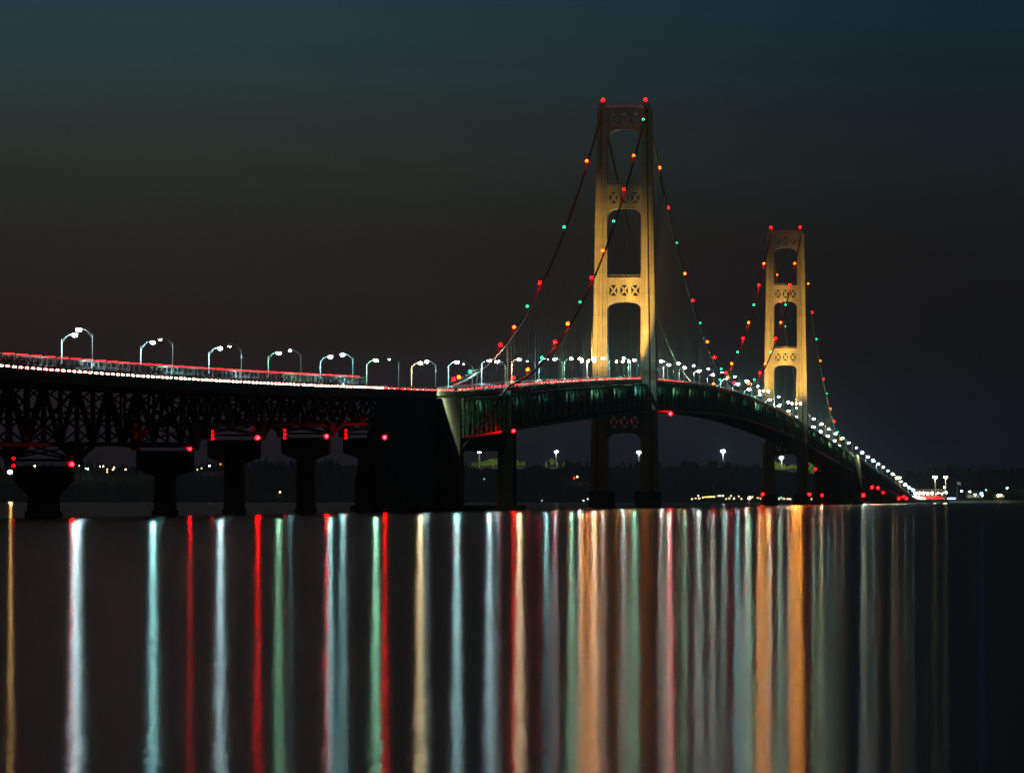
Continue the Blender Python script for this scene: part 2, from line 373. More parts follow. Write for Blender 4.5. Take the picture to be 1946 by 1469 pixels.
# anchorages: front narrow at the top and wide at the foot, sides twist back to vertical at the rear
def anchorage(s0, s1, zt, name='anchorage'):
    m = MB(); ft = [(-8.95, zt), (8.95, zt), (15.5, 9.0), (15.5, -13), (-15.5, -13), (-15.5, 9.0)]; bk = [(-8.95, zt), (8.95, zt), (8.95, 9.0), (8.95, -13), (-8.95, -13), (-8.95, 9.0)]
    zt2 = deck(s1)-1.0
    bk = [(x, zt2 if z == zt else z) for x, z in bk]
    v = [(x, s0, z) for x, z in ft]+[(x, s1, z) for x, z in bk]
    f = [(0, 1, 2, 5), (5, 2, 3, 4), (7, 6, 11, 8), (8, 11, 10, 9), (0, 6, 7, 1)]
    f += [(1, 7, 2), (7, 8, 2), (2, 8, 9, 3), (3, 9, 10, 4), (4, 10, 11, 5), (5, 11, 6), (5, 6, 0)]
    m.add(v, f); m.build(name, conc, br)
    m = MB(); m.box(-16.5, 16.5, s0-3, s1+3, -13, 1.8); m.build('anchorage_base', conc, br)
ribbon(MB(), -862, -745.1, 6.0, 8.3, -33, -1.96).build('wing_wall', conc, br); anchorage(-745, -684, deck(-745)-1.95); anchorage(SP+702, SP+815, deck(SP+702)-1.95)

# ---------------------------------------------------------------- approach viaducts
def pier(root, s, off, capz, cw=6.1, colw=2.1, drop=5.6, depth=2.4):
    vk = .74 if s > -1300 else .45
    t = empty('pier', (0, s-off[1], 0), 0, root)
    m = MB(); m.prism([(-cw, capz), (-cw, capz-drop*vk), (-colw-.2, capz-drop), (colw+.2, capz-drop), (cw, capz-drop*vk), (cw, capz)], -depth, depth); m.build('pier_cap', conc, t)
    m = MB(); m.hexa([(-colw-.3, -depth+.1, -13), (colw+.3, -depth+.1, -13), (colw+.3, depth-.1, -13), (-colw-.3, depth-.1, -13)], [(-colw, -depth+.3, capz-drop-.003), (colw, -depth+.3, capz-drop-.003), (colw, depth-.3, capz-drop-.003), (-colw, depth-.3, capz-drop-.003)]); m.build('pier_column', conc, t)
    m = MB(); m.box(-colw-.5, colw+.5, -depth-.3, depth+.3, -13, 1.2); m.build('pier_collar', conc, t)
PS = [(-1323, 10.0), (-1178, 14.2), (-1078, 17.6), (-957, 19.4), (-838, 20.6)]
o1 = (0, -1500, 0)
sv = tag(empty('approach_viaduct', P(-1500, 0, 0), RZ), 'black deck-truss viaduct on hammerhead piers at the left, leading up to the big anchorage', 'viaduct')
deck_parts(sv, -1500, -744.01, o1, False)
def zb1(s): return 13.4+(s+1411)/172*1.6
def zb2(s): return 19.9+(s+1170)/320*4.4
def haunched(base, sup):
    def f_(s):
        z = base(s)
        for ps, cz in sup:
            q = abs(s-ps)
            if q < 12: z = min(z, cz+.9+(z-cz-.9)*q/12)
        return z
    return f_
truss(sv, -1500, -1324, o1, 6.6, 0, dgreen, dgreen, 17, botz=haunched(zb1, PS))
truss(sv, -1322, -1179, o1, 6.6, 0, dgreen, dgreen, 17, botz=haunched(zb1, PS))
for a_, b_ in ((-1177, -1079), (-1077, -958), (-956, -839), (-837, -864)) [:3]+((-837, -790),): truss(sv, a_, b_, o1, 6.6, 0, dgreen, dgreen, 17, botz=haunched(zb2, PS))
for s, cz in PS:
    pier(sv, s, o1, cz, 5.7 if s < -1300 else 6.1, 2.8 if s < -1300 else 2.1)
    for sg in (-1, 1):
        zz = (zb1 if s < -1200 else zb2)(s)
        m = MB(); m.add([(sg*6.6+x, s+y, z) for x in (-.5, .5) for y, z in ((-7, zz+.6), (7, zz+.6), (3, cz+.1), (-3, cz+.1))], [(0, 1, 2, 3), (7, 6, 5, 4), (0, 4, 5, 1), (1, 5, 6, 2), (2, 6, 7, 3), (3, 7, 4, 0)])
        m.build('haunch_plate', dgreen, sv, o1)
o2 = (0, SP+744, 0)
nv = tag(empty('approach_viaduct', P(SP+744, 0, 0), RZ), 'dark low viaduct falling from the farther anchorage to the lit plaza on the right shore', 'viaduct')
deck_parts(nv, SP+744.01, 3350, o2, False)
s = SP+816
while s < 3150:
    e = min(s+92, 3150); dz = deck((s+e)/2)
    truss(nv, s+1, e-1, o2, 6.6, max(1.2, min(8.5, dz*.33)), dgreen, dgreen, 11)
    dd = deck(e)-1.95-max(1.2, min(8.5, dz*.33))-.5
    if e < 3100: pier(nv, e, o2, max(2.5, dd), 6.1, 3.6, min(5, max(1, dd*.4)), 3.5)
    s = e
MB().hexa([(-12, 2700, -13), (12, 2700, -13), (16, 3400, -13), (-16, 3400, -13)], [(-7, 2716, 1.0), (7, 2716, 1.0), (8, 3400, 1.6), (-8, 3400, 1.6)]).build('causeway_fill', conc, nv, o2)

# ---------------------------------------------------------------- lamps
def lens_mat(key, col, st): return emit('lamp_glow_%s_%d' % (key, round(st)), col, st)
HUE = {'cyan': (.42, 1, 1), 'ice': (.62, .95, 1), 'green': (.4, 1, .62), 'white': (.85, 1, .85), 'warm': (1, .82, .42), 'peach': (1, .72, .42), 'teal': (.005, .22, .085), 'red': (1, .0002, .0004), 'orange': (1, .02, .001), 'blue': (.02, .16, 1), 'amber': (1, .6, .2), 'gold': (1, .36, .05)}
HUENAME = dict(cyan='pale cyan', ice='bluish white', green='greenish', white='white', warm='warm yellow', peach='peach-coloured', teal='teal', red='red', orange='orange', blue='blue', amber='amber', gold='golden')
pole_me = MB().tube([(0, 0, 0), (0, 0, .6)], .26).tube([(0, 0, .5), (0, 0, 8.2)], [.12, .07], 8).mesh('pole', galv)
arm_me = MB().tube([(0, 0, 7.9), (-.9, 0, 8.75), (-1.6, 0, 9.1), (-2.3, 0, 9.25)], [.06, .055, .05, .045], 6).tube([(0, 0, 7.2), (-.6, 0, 8.2), (-1.2, 0, 8.85)], .03, 6).mesh('arm', mat('dull_lamp_arm', (.22, .23, .22), .7))
head_me = MB().hexa([(-3.1, -.22, 9.2), (-2.2, -.16, 9.2), (-2.2, .16, 9.2), (-3.1, .22, 9.2)], [(-2.95, -.15, 9.42), (-2.2, -.1, 9.38), (-2.2, .1, 9.38), (-2.95, .15, 9.42)]).mesh('lamp_head', galv)
cam_me = MB().ball((.1, -.3, 6.2), .28, 1).beam((0, 0, 6.6), (.1, -.3, 6.5), .12).mesh('camera_dome', galv)
LENS = {}
def lens_mesh(hue, st, r=.42, c=(-2.75, 0, 9.02)):
    k = (hue, round(st), r, c)
    if k not in LENS:
        bulb = bpy.data.materials.get('lamp_glow_%s_%d_weak' % (hue, round(st))) if st*r*r < 22 else None
        if st*r*r < 22: bulb = emit('lamp_glow_%s_%d_weak' % (hue, round(st)), HUE[hue], st, False)
        LENS[k] = MB().ball(c, r, 1, (1, 1, .55) if c[0] else (1, 1, 1)).mesh('lens', bulb or lens_mat(hue, HUE[hue], st))
    return LENS[k]
def inst(name, me, parent): o = bpy.data.objects.new(name, me); C.objects.link(o); o.parent = parent; return o
def street_lamp(s, sg, hue, st, label, sc=1.0, r=.55):
    if st < 320: r = .36; st *= 1.8
    if s > -1000: g = (r+(s+1000)*.0001)/r; r = round(r*g, 2); st /= g*g
    w = sg*(7.0 if -744 < s < SP+744 else 8.15)
    t = empty('street_lamp', P(s, w, deck(s)), RZ+(0 if sg > 0 else math.pi)); t.scale = (1, 1, sc)
    tag(t, label, 'street lamp', 'street lamps along the bridge roadway')
    inst('pole', pole_me, t); inst('arm', arm_me, t); inst('lamp_head', head_me, t); pass
    if st <= 180 and sg > 0 and s < 100:      # full cut-off head: a skirt hides the lens from the side, only a glow shows under it
        if 'skirt' not in LENS: LENS['skirt'] = MB().tube([(-2.75, 0, 9.2), (-2.75, 0, 8.76)], .5, 14, caps=False).tube([(-2.75, 0, 9.2), (-2.75, 0, 9.28)], .5, 14).mesh('lamp_shade', mat('dull_lamp_arm', (.22, .23, .22), .7))
        inst('lamp_shade', LENS['skirt'], t); inst('lens', lens_mesh(hue, 1100, .36), t); inst('glow_rim', lens_mesh(hue, 90, .17, (-2.75, 0, 8.7)), t); return t
    k_ = ('shade', r)
    if k_ not in LENS: LENS[k_] = MB().tube([(-2.75, 0, 9.03+.55*r), (-2.75, 0, 9.1+.55*r)], 1.45*r, 12).mesh('lamp_shade', mat('dull_lamp_arm', (.22, .23, .22), .7))
    inst('lamp_shade', LENS[k_], t); inst('lens', lens_mesh(hue, st*max(1, ((s+3700)/2800)**1.6 if s > -900 else 1), r), t)
    return t
# the lamps on each railing, left to right: (hue, strength)
LK = 6.5
near = [('ice', 90), ('ice', 14), ('ice', 10), ('cyan', 20), ('cyan', 150), ('ice', 10), ('ice', 60), ('ice', 12), ('ice', 60), ('ice', 14), ('ice', 90), ('white', 200), ('white', 120), ('cyan', 220), ('cyan', 160), ('white', 200)]
far = [('ice', 300), ('cyan', 300), ('ice', 300), ('green', 170), ('cyan', 260), ('green', 380), ('warm', 550), ('cyan', 480), ('ice', 450), ('peach', 700), ('cyan', 330), ('green', 330), ('white', 330), ('white', 380), ('green', 380), ('cyan', 380), ('white', 400)]
PITCH = 97.0
def lamp_row(sg, first, seq, who):
    i = 0; s = first
    while s < 3150:
        if i < len(seq): hue, st = seq[i]
        elif sg > 0: hue = R.choice(['white', 'ice', 'warm', 'cyan']); st = R.choice([30, 60, 120, 330]) if s < 1900 else R.choice([20, 40, 60, 260])
        else:
            hue = R.choice(['white', 'ice', 'cyan', 'green', 'white']); st = R.choice([250, 330, 420]) if s < 1900 else R.choice([40, 50, 60, 60, 300])
        nm = HUENAME[hue]; br_ = 'very bright ' if st >= 300 else ('dim ' if st <= 20 else '')
        if abs(s-0) > 7 and abs(s-SP) > 7:
            t = street_lamp(s, sg, hue, st*LK, '%s%s street lamp, %s from the left along the %s railing' % (br_, nm, ordw(i+1), who))
            if (sg > 0 and i in (2, 6)) or (sg < 0 and i in (4, 6, 8, 14)): inst('camera_dome', cam_me, t)
        i += 1; s += PITCH
lamp_row(1, s_at(176, 8.15), near, 'nearer')
lamp_row(-1, s_at(117, -8.15), far, 'farther')

# cable lamps: a bracket, a globe
brk_me = MB().tube([(0, 0, -1.6), (0, 0, -.4)], .1, 6).box(-.3, .3, -.3, .3, -.55, -.38).mesh('bracket', cablem)
def cable_lamp(s, sg, hue, st, label, r=.6, up=2.1, z=None, w=None):
    st *= R.choice((.6, .9, 1.1, 1.6))*(1 if s < 0 else (1.6 if s < 700 else 2.2))
    z = (cable(s)+up) if z is None else z
    t = tag(empty('cable_lamp', P(s, sg*CW if w is None else w, z), RZ), label, 'cable lamp', 'coloured lamps strung along the main cables')
    inst('bracket', brk_me, t); inst('globe', lens_mesh(hue, st, r, (0, 0, 0)), t)
ST = {'teal': 13, 'orange': 75, 'red': 150}
cyc_n = ['teal', 'orange', 'red', 'teal', 'orange', 'red', 'teal', 'orange', 'red', 'teal', 'orange', 'red']
def clabel(h, i, where): return '%s %s lamp down %s' % (ordw(i+1), h, where)
for i in range(12):
    s = -18-47.1*i; h = cyc_n[i]; cable_lamp(s, 1, h, ST[h]*(1.6 if i == 8 else 1), clabel(h, i, 'the nearer cable, sloping left from the bigger tower'))
cyc_f = ['orange', None, 'teal', None, 'red', 'teal', 'orange', 'red', 'cyan', 'teal', 'orange']
for i, s in enumerate([-72, None, -168, None, -262.9, -309, -355.5, -401.5, None, -497.4, -530]):
    if s is None: continue
    h = ['orange', 0, 'teal', 0, 'red', 'teal', 'orange', 'red', 0, 'teal', 'orange'][i]
    cable_lamp(s, -1, h, ST[h], clabel(h, i, 'the farther cable sloping left from the bigger tower'))
cable_lamp(-545, -1, 'red', 60, 'red lamp low on the farther cable, where it meets the roadway above the anchorage')
def half(s_list, hues, sg, where, mirror=False):
    for i, (s, h) in enumerate(zip(s_list, hues)): cable_lamp(SP-s if mirror else s, sg, h, ST[h], clabel(h, i, where))
M = [66+48*i for i in range(11)]
half(M, ['orange', 'red', 'teal', 'orange', 'red', 'teal', 'orange', 'red', 'teal', 'orange', 'red'], 1, 'the nearer cable, sloping right from the bigger tower')
half(M[:-1], ['orange', 'red', 'teal', 'orange', 'red', 'teal', 'orange', 'red', 'teal', 'orange'], 1, 'the nearer cable, sloping left from the smaller tower', True)
half(M[:-1], ['orange', 'red', 'teal', 'orange', 'red', 'teal', 'orange', 'red', 'teal', 'orange'], -1, 'the farther cable, sloping left from the smaller tower', True)
S2 = [SP+v for v in (78, 127, 178, 225, 270, 310, 359, 408, 459, 504)]
half(S2, ['orange', 'red', 'teal', 'orange', 'red', 'teal', 'orange', 'red', 'teal', 'orange'][:10], 1, 'the nearer cable right of the smaller tower')
half([SP+64, SP+108, SP+153], ['orange', 'red', 'teal'], -1, 'the farther cable beyond the smaller tower')
for s, tn in ((0, 'bigger, left-hand'), (SP, 'smaller, right-hand')):
    for sg, sn_ in ((-1, 'left'), (1, 'right')):
        t = tag(empty('beacon', P(s-2, sg*9.0, 171.3), RZ), 'red aviation beacon on the %s leg of the %s tower' % (sn_, tn), 'beacon', 'red beacons on the tower tops')
        MB().tube([(0, 0, -1.7), (0, 0, -.5)], .25, 8).box(-.6, .6, -.6, .6, -.7, -.5).build('mount', ivory, t); inst('globe', lens_mesh('red', 160 if s == 0 else 190, .65, (0, 0, 0)), t)

# red navigation lights on the piers
NK = 12
nav_me = MB().tube([(0, -5.0, 0), (0, 1.1, 0)], 1.2, 12, caps=False).tube([(0, 1.1, 0), (0, 1.3, 0)], 1.2, 12).box(-.3, .3, 1.2, 2.4, -.25, .25).mesh('housing', black)      # cup-shaped dark hood: the lens only shines outward
def nav(x, y, Y, label, st=130, r=.42, name='navigation_light'):
    t = tag(empty(name, px(x, y, Y)), label, 'navigation light', 'red navigation lights on the bridge')
    t.scale = (r, r, r); inst('housing', nav_me, t); inst('lens', lens_mesh('red', st*NK, 1, (0, 0, 0.001)), t)
nav(137, 882, 1125, 'red light on the leftmost pier, low and near the photo\'s left edge', 90)
nav(361, 853, 1279, 'red light on the right end of the second pier cap from the left', 60, .4)
nav(490, 832, 1378, 'red light on the right end of the third pier cap from the left', 130, .45)
nav(621, 829, 1498, 'red light on the right end of the fourth pier cap from the left', 130, .45)
nav(731, 831, 1592, 'red light against the black face of the big anchorage', 170, .5)
nav(976, 819, 1895, 'red light at the top right of the twin-legged pier beside the anchorage', 90, .5)
nav(1274, 786, 2572, 'red light under the main span, just right of the bigger tower', 190, .7)
nav(1449, 939, 3560, 'red light low on the left foot of the smaller tower', 60, .7)
nav(1538, 939, 3560, 'red light low on the right foot of the smaller tower', 70, .7)
nav(1550, 891, 4090, 'red light beneath the truss right of the smaller tower', 25, .6)
nav(1562, 941, 4090, 'red light low on the pier beyond the smaller tower', 60, .7)
nav(1641, 941, 4330, 'red light at the foot of the farther anchorage', 70, .9)
nav(1657, 926, 4480, 'red light on the far viaduct, left one of the upper close pair', 70, .9)
nav(1668, 927, 4600, 'red light on the far viaduct, right one of the upper close pair', 70, .9)
nav(1678, 936, 4720, 'red light on the far viaduct, single one below the close pair', 25, .7)
nav(1708, 947, 5150, 'red light near the waterline, leftmost of the last three on the viaduct', 60, .9)
nav(1717, 944, 5220, 'red light near the waterline, middle one of the last three on the viaduct', 40, .8)
nav(1722.5, 947, 5260, 'red light near the waterline, rightmost of the last three on the viaduct', 60, .9)
for k, (x, y, Y, pn) in enumerate([(404, 820, 1365, 'third'), (541, 818, 1482, 'fourth'), (657, 818, 1590, 'fifth'), (26, 871, 1112, 'first')]):
    for j, dy in enumerate((0, 7, 14)):
        if k == 3 and j == 1: continue
        nav(x, y+dy, Y, '%s small red light of the stack left of the %s pier cap from the left' % (['top', 'middle', 'bottom'][j], pn), 2.5+j*1.5, .26)

# floodlights on the towers and added ones for the anchorage side walls
added_hood_me = MB().tube([(0, -.6, 0), (0, .5, 0)], .52, 12, caps=False).tube([(0, .5, 0), (0, .65, 0)], .52, 12).mesh('added_lens_hood', black)
fl_me = MB().box(-.5, .5, -.4, .4, 0, .8).tube([(0, 0, -1.6), (0, 0, .1)], .12, 6).mesh('housing', black)
def flood(s, w, z, tgt, power, ang, label, col=(1, .54, .1), sx=1.0, blend=.6, size=.4, amber=0):
    t = tag(empty('floodlight', P(s, w, z), RZ), label, 'floodlight', 'floodlights aimed at the bridge towers'); inst('housing', fl_me, t)
    d = bpy.data.lights.new('flood_beam', 'SPOT'); d.energy = power; d.color = col; d.spot_size = math.radians(ang); d.spot_blend = blend; d.shadow_soft_size = size
    o = bpy.data.objects.new('flood_beam', d); C.objects.link(o); o.parent = t; o.location = (0, .6, 1.3)
    if amber:  # glowing lens banks added to lay golden streaks on the water
        for q in (-2.6, 0, 2.6):
            o2_ = inst('lens', lens_mesh('gold', amber, .42, (0, 0, 0)), t); o2_.location = (q, -1.6, .4); o3_ = inst('added_lens_hood', added_hood_me, t); o3_.location = (q, -1.6, .4)
        MB().box(-3.6, 3.6, -.9, -.6, .2, .6).tube([(0, -.3, deck(s)-z), (0, -.3, 0)], .18, 8).build('added_lens_frame', black, t)
    tv = Vector((tgt[1]-w, tgt[0]-s, tgt[2]-z)); o.rotation_euler = tv.to_track_quat('-Z', 'Y').to_euler(); o.scale = (sx, 1, 1)
for T, tn, k in ((0, 'bigger', 1.0), (SP, 'smaller', 1.0)):
    wl = (-9.9, 3.0) if T == 0 else (-9.9, 9.9)
    flood(T-58, wl[0], deck(T-58)+(7.5 if T == 0 else 15), (T-3, -9.6, 84 if T == 0 else 96), 290000*k, 66, 'black floodlight by the left railing aimed up at the left leg of the %s tower' % tn, sx=.42, amber=5500 if T == 0 else 12000)
    flood(T-42 if T == 0 else T-58, wl[1], deck(T-50)+7.5, (T-3, 6.9 if T == 0 else 9.6, 84 if T == 0 else 96), (200000 if T == 0 else 290000)*k, 66, 'black floodlight aimed up at the right leg of the %s tower' % tn, sx=.23 if T == 0 else .42, amber=700 if T == 0 else 12500)
flood(-736, 13.5, deck(-736)+.5, (-708, 10, 20), 22000, 95, 'small added floodlight lighting the side wall of the nearer anchorage', col=(.85, 1, .55))  # this and the next are added to light the anchorage side walls
flood(SP+790, 13.5, deck(SP+790)+.5, (SP+770, 10, 22), 26000, 120, 'small added floodlight lighting the side wall of the farther anchorage', col=(.85, 1, .55))

# ---------------------------------------------------------------- traffic
def car_body():
    m = MB(); sec = [(-2.2, .35, .8, .86), (-2.1, .3, 1.0, .9), (-1.2, .3, 1.08, .9), (1.9, .3, 1.02, .9), (2.25, .35, .8, .84)]
    for i in range(len(sec)-1):
        (ya, la, ha, wa), (yb, lb, hb, wb) = sec[i], sec[i+1]
        m.hexa([(-wa, ya, la), (wa, ya, la), (wb, yb, lb), (-wb, yb, lb)], [(-wa*.94, ya, ha), (wa*.94, ya, ha), (wb*.94, yb, hb), (-wb*.94, yb, hb)])
    m.hexa([(-.66, -.9, 1.42), (.66, -.9, 1.42), (.66, .9, 1.45), (-.66, .9, 1.45)], [(-.6, -.7, 1.5), (.6, -.7, 1.5), (.6, .8, 1.5), (-.6, .8, 1.5)]); return m
cab_me = MB().hexa([(-.82, -1.5, 1.03), (.82, -1.5, 1.03), (.82, 1.6, 1.03), (-.82, 1.6, 1.03)], [(-.64, -.85, 1.43), (.64, -.85, 1.43), (.64, .95, 1.43), (-.64, .95, 1.43)]).mesh('windows', glassm)
wheel_me = MB().tube([(-.1, 0, 0), (.1, 0, 0)], .33, 12).mesh('wheel', black)
paints = [mat('car_paint_silver', (.45, .45, .46), .3, .5), mat('car_paint_dark', (.03, .035, .05), .3), mat('car_paint_white', (.6, .6, .58), .35), mat('car_paint_red', (.25, .02, .02), .35)]
bodies = [car_body().mesh('body', q) for q in paints]
hl_me = MB().ball((0, 0, 0), .34, 1, (1.6, .5, .75)).mesh('headlight', emit('headlight_glow', (1, .8, .55), 40, False))
tl_me = MB().ball((0, 0, 0), .27, 1, (1.4, .4, .8)).mesh('tail_light', emit('tail_light_glow', (1, .006, .01), 32, False))
def make_car(k):
    t = empty('car', (0, 0, 0)); inst('body', bodies[k], t); inst('windows', cab_me, t)
    for x in (-.82, .82):
        for y in (-1.35, 1.4): o = inst('wheel', wheel_me, t); o.location = (x, y, .33)
    for x in (-.68, .68):
        o = inst('headlight', hl_me, t); o.location = (x, 2.2, .72); o = inst('tail_light', tl_me, t); o.location = (x, -2.2, .82)
    return t
protos = [make_car(k) for k in range(4)]
PK = [kids(p_) for p_ in protos]; used = set()
def place_car(s, w, toward, label, group):
    k = R.randrange(4)
    if k in used:
        c = protos[k].copy(); C.objects.link(c)
        for ch in PK[k]:
            d_ = ch.copy(); C.objects.link(d_); d_.parent = c
            if not toward and ch.name.startswith('headlight'): d_.scale = (.5, .5, .4)
    else: c = protos[k]; used.add(k)
    dz = (deck(s+2)-deck(s-2))/4
    c.location = P(s, w, deck(s)+.003); c.rotation_euler = (math.atan(dz)*(-1 if toward else 1), 0, RZ+(math.pi if toward else 0))
    tag(c, label, 'car', group)
nc_ = 0; s = -1440
while s < -845:
    nc_ += 1; place_car(s, 5.6, True, '%s car with white headlights in the oncoming line on the left viaduct' % ordw(nc_), 'oncoming cars on the left viaduct'); s += R.uniform(5.6, 6.6)
nc_ = 0; s = -862
while s < 480:
    nc_ += 1
    if abs(s) > 8: place_car(s, 2.2 if s > -700 else 3.4, False, '%s car from the left in the red line crossing the bridge' % ordw(nc_), 'cars driving away across the bridge')
    s += R.uniform(11.5, 15)
# empty car transporters: open frames with a red lamp bar high at the rear
def transporter():
    t = empty('car_transporter', (0, 0, 0))
    f_ = MB()
    for x in (-1.15, 1.15):
        f_.beam((x, -7, 1.0), (x, 6, 1.0), .14, .22); f_.beam((x, -7, 3.75), (x, 8.6, 3.75), .12, .16)
        for y in (-6.6, -1, 5.5): f_.beam((x, y, 1.0), (x, y, 3.75), .12, .12)
    for y in (-7, -3.5, 0, 3.5, 6): f_.beam((-1.15, y, 1.0), (1.15, y, 1.0), .12, .12); f_.beam((-1.15, y, 3.75), (1.15, y, 3.75), .12, .1)
    f_.build('trailer_frame', galv, t)
    MB().hexa([(-1.2, 6.6, .6), (1.2, 6.6, .6), (1.2, 9.2, .6), (-1.2, 9.2, .6)], [(-1.15, 6.7, 2.9), (1.15, 6.7, 2.9), (1.15, 8.8, 2.9), (-1.15, 8.8, 2.9)]).build('cab', paints[1], t)
    MB().box(-1.2, 1.2, -7.12, -7.0, 3.9, 4.0).build('marker_lights', emit('marker_light_glow', (1, .015, .02), 9, False), t)
    w_ = MB().tube([(-.14, 0, 0), (.14, 0, 0)], .48, 12).mesh('wheel', black)
    for x in (-1.0, 1.0):
        for y in (-5, -3.8, 5.6, 8): o = inst('wheel', w_, t); o.location = (x, y, .48)
    return t
tp = transporter(); tk = kids(tp); s = -1450; first = True; nc_ = 0
while s < s_at(688, -3.6):
    if first: c = tp; first = False
    else:
        c = tp.copy(); C.objects.link(c)
        for ch in tk: d_ = ch.copy(); C.objects.link(d_); d_.parent = c
    c.location = P(s, -3.6, deck(s)+.003); c.rotation_euler = (0, 0, RZ)
    nc_ += 1; tag(c, '%s empty car transporter from the left, with a red light bar, on the left viaduct' % ordw(nc_), 'truck', 'car transporters in convoy on the left viaduct'); s += 14.5

# ---------------------------------------------------------------- far shore
def noise1(x, seed=0, oct=4):
    v = 0; a_ = 1
    for k in range(oct):
        f_ = 2**k; xi = x*f_; i = math.floor(xi); t_ = xi-i; t_ = t_*t_*(3-2*t_)
        h = lambda j: (math.sin((j*127.1+seed*311.7+k*74.7))*43758.5453) % 1*2-1
        v += a_*(h(i)*(1-t_)+h(i+1)*t_); a_ *= .5
    return v
YS = 6500.0
soil = mat('dark_shore_soil', (.02, .024, .03), .95, noise=.3, nscale=.01)
def top_row(xp):      # row of the ground line in the photo (trees stand on it)
    pts = [(-400, 893), (250, 893), (380, 890), (520, 884), (700, 885), (900, 889), (1100, 889), (1250, 889), (1450, 888), (1560, 900), (1700, 908), (1800, 900), (1946, 897), (2400, 897)]
    for i in range(len(pts)-1):
        if xp <= pts[i+1][0]:
            t_ = max(0, (xp-pts[i][0])/(pts[i+1][0]-pts[i][0])); return pts[i][1]*(1-t_)+pts[i+1][1]*t_
    return 897
def gz(xp): return (YH-top_row(xp))*(YS+260)/F+CAMH
m = MB(); cols = [(-500+i*12) for i in range(250)]; prof = [(0, -.4), (15, .06), (70, .30), (150, .68), (220, .93), (260, 1.0), (500, 1.0), (1500, .9)]
for xp in cols:
    H = gz(xp)
    for dy, k in prof: Y = YS+dy+noise1(xp*.01, 3)*12; m.v.append(((xp-CX)/F*(YS+dy), Y, H*k if k > 0 else -4))
nc = len(prof)
for i in range(len(cols)-1):
    for j in range(nc-1): a_ = i*nc+j; m.f.append((a_, a_+nc, a_+nc+1, a_+1))
tag(m.build('hills', soil), kind='structure')

leafm = mat('spruce_foliage', (.022, .036, .03), .9, noise=.5, nscale=.2)
litleaf = mat('broadleaf_foliage', (.1, .15, .02), .9, noise=.45, nscale=.6)
bark = mat('bark', (.08, .06, .045), .9, noise=.3, nscale=2)
def spruce(mb, x, y, z, h, r):
    k = R.randint(4, 6); a0 = R.random()*6
    for j in range(k):
        zb_ = z+h*(.08+.86*j/k); zt_ = zb_+h*(1.5/k); rr = r*(1-j/k)**.8+.25; nn = 6; o = len(mb.v)
        mb.v.append((x, y, min(zt_, z+h)))
        for q in range(nn): th = a0+j+q*2*math.pi/nn; f_ = R.uniform(.6, 1.15); mb.v.append((x+math.cos(th)*rr*f_, y+math.sin(th)*rr*f_, zb_-R.uniform(0, .06)*h))
        for q in range(nn): mb.f.append((o, o+1+q, o+1+(q+1) % nn))
def leafy(mb, x, y, z, h, r, n_=60, fs=1):
    for j in range(n_):
        th = R.random()*6.283; u = R.uniform(-1, 1); q = R.uniform(.45, 1)**.6; cc = math.sqrt(1-u*u)
        c = Vector((x+math.cos(th)*cc*r*q, y+math.sin(th)*cc*r*q, z+h*.58+u*h*.42*q)); s_ = R.uniform(.1, .2)*h*fs
        v_ = [c+Vector((R.uniform(-1, 1), R.uniform(-1, 1), R.uniform(-1, 1)))*s_ for _ in range(4)]
        o = len(mb.v); mb.v += [tuple(a__) for a__ in v_]; mb.f += [(o, o+1, o+2), (o, o+2, o+3), (o, o+1, o+3)]
fo = MB()
for i in range(2600):
    xp = R.uniform(-60, 2010); dy = R.choice([R.uniform(20, 250), R.uniform(150, 330)]); 
    Y = YS+dy; kk = 1.0
    if dy > 175 and (895 < xp < 1003 or 1468 < xp < 1560 or 1040 < xp < 1062): continue
    for j in range(nc-1):
        if prof[j][0] <= dy <= prof[j+1][0]: kk = prof[j][1]+(prof[j+1][1]-prof[j][1])*(dy-prof[j][0])/(prof[j+1][0]-prof[j][0])
    z = max(0, gz(xp)*kk)-1; hh = R.uniform(3.5, 8)*(1+.35*noise1(xp*.03, 8))
    if dy > 190: hh *= 1.35
    X = (xp-CX)/F*Y
    if xp > 1770: hh *= 1.25
    if R.random() < .7: spruce(fo, X, Y, z, hh, hh*.2)
    else: leafy(fo, X, Y, z, hh*.8, hh*.32, 22)
tag(fo.build('forest', leafm), 'dark wooded bluff along the far shore behind the bridge', 'forest', kind='stuff')

# high masts standing in the wood and the trees, lit by added spots
def mast(x, ytop, ybase, Y, st, label, r=1.1, hue='white'):
    b_ = px(x, ybase, Y); top = px(x, ytop, Y).z-b_.z
    t = tag(empty('light_mast', b_), label, 'light mast', 'tall light masts on the far shore')
    MB().tube([(0, 0, -3), (0, 0, top)], [.55, .3], 8).build('pole', galv, t)
    q = MB().tube([(0, 0, top-.2), (0, 0, top+.3)], 1.6, 12); q.build('lamp_ring', galv, t)
    for a_ in range(6):
        o = inst('lamp_head', lens_mesh(hue, st, r*.55, (0, 0, 0)), t); o.location = (1.5*math.cos(a_*1.047), 1.5*math.sin(a_*1.047), top-.9)
mast(911, 858, 882, 6820, 26, 'high-mast light seen through the opening of the twin-legged pier', 1.0, 'ice')
mast(1057, 857, 884, 7300, 700, 'high-mast light left of the bigger tower, above the treeline')
mast(1214, 858, 884, 7300, 700, 'high-mast light seen between the legs of the bigger tower', 1.1, 'ice')
mast(1374, 856, 886, 7300, 2100, 'brightest high-mast light, midway between the two towers', 1.2)
mast(1485, 868, 892, 7300, 1500, 'high-mast light seen between the legs of the smaller tower', 1.2)
tn_ = 0
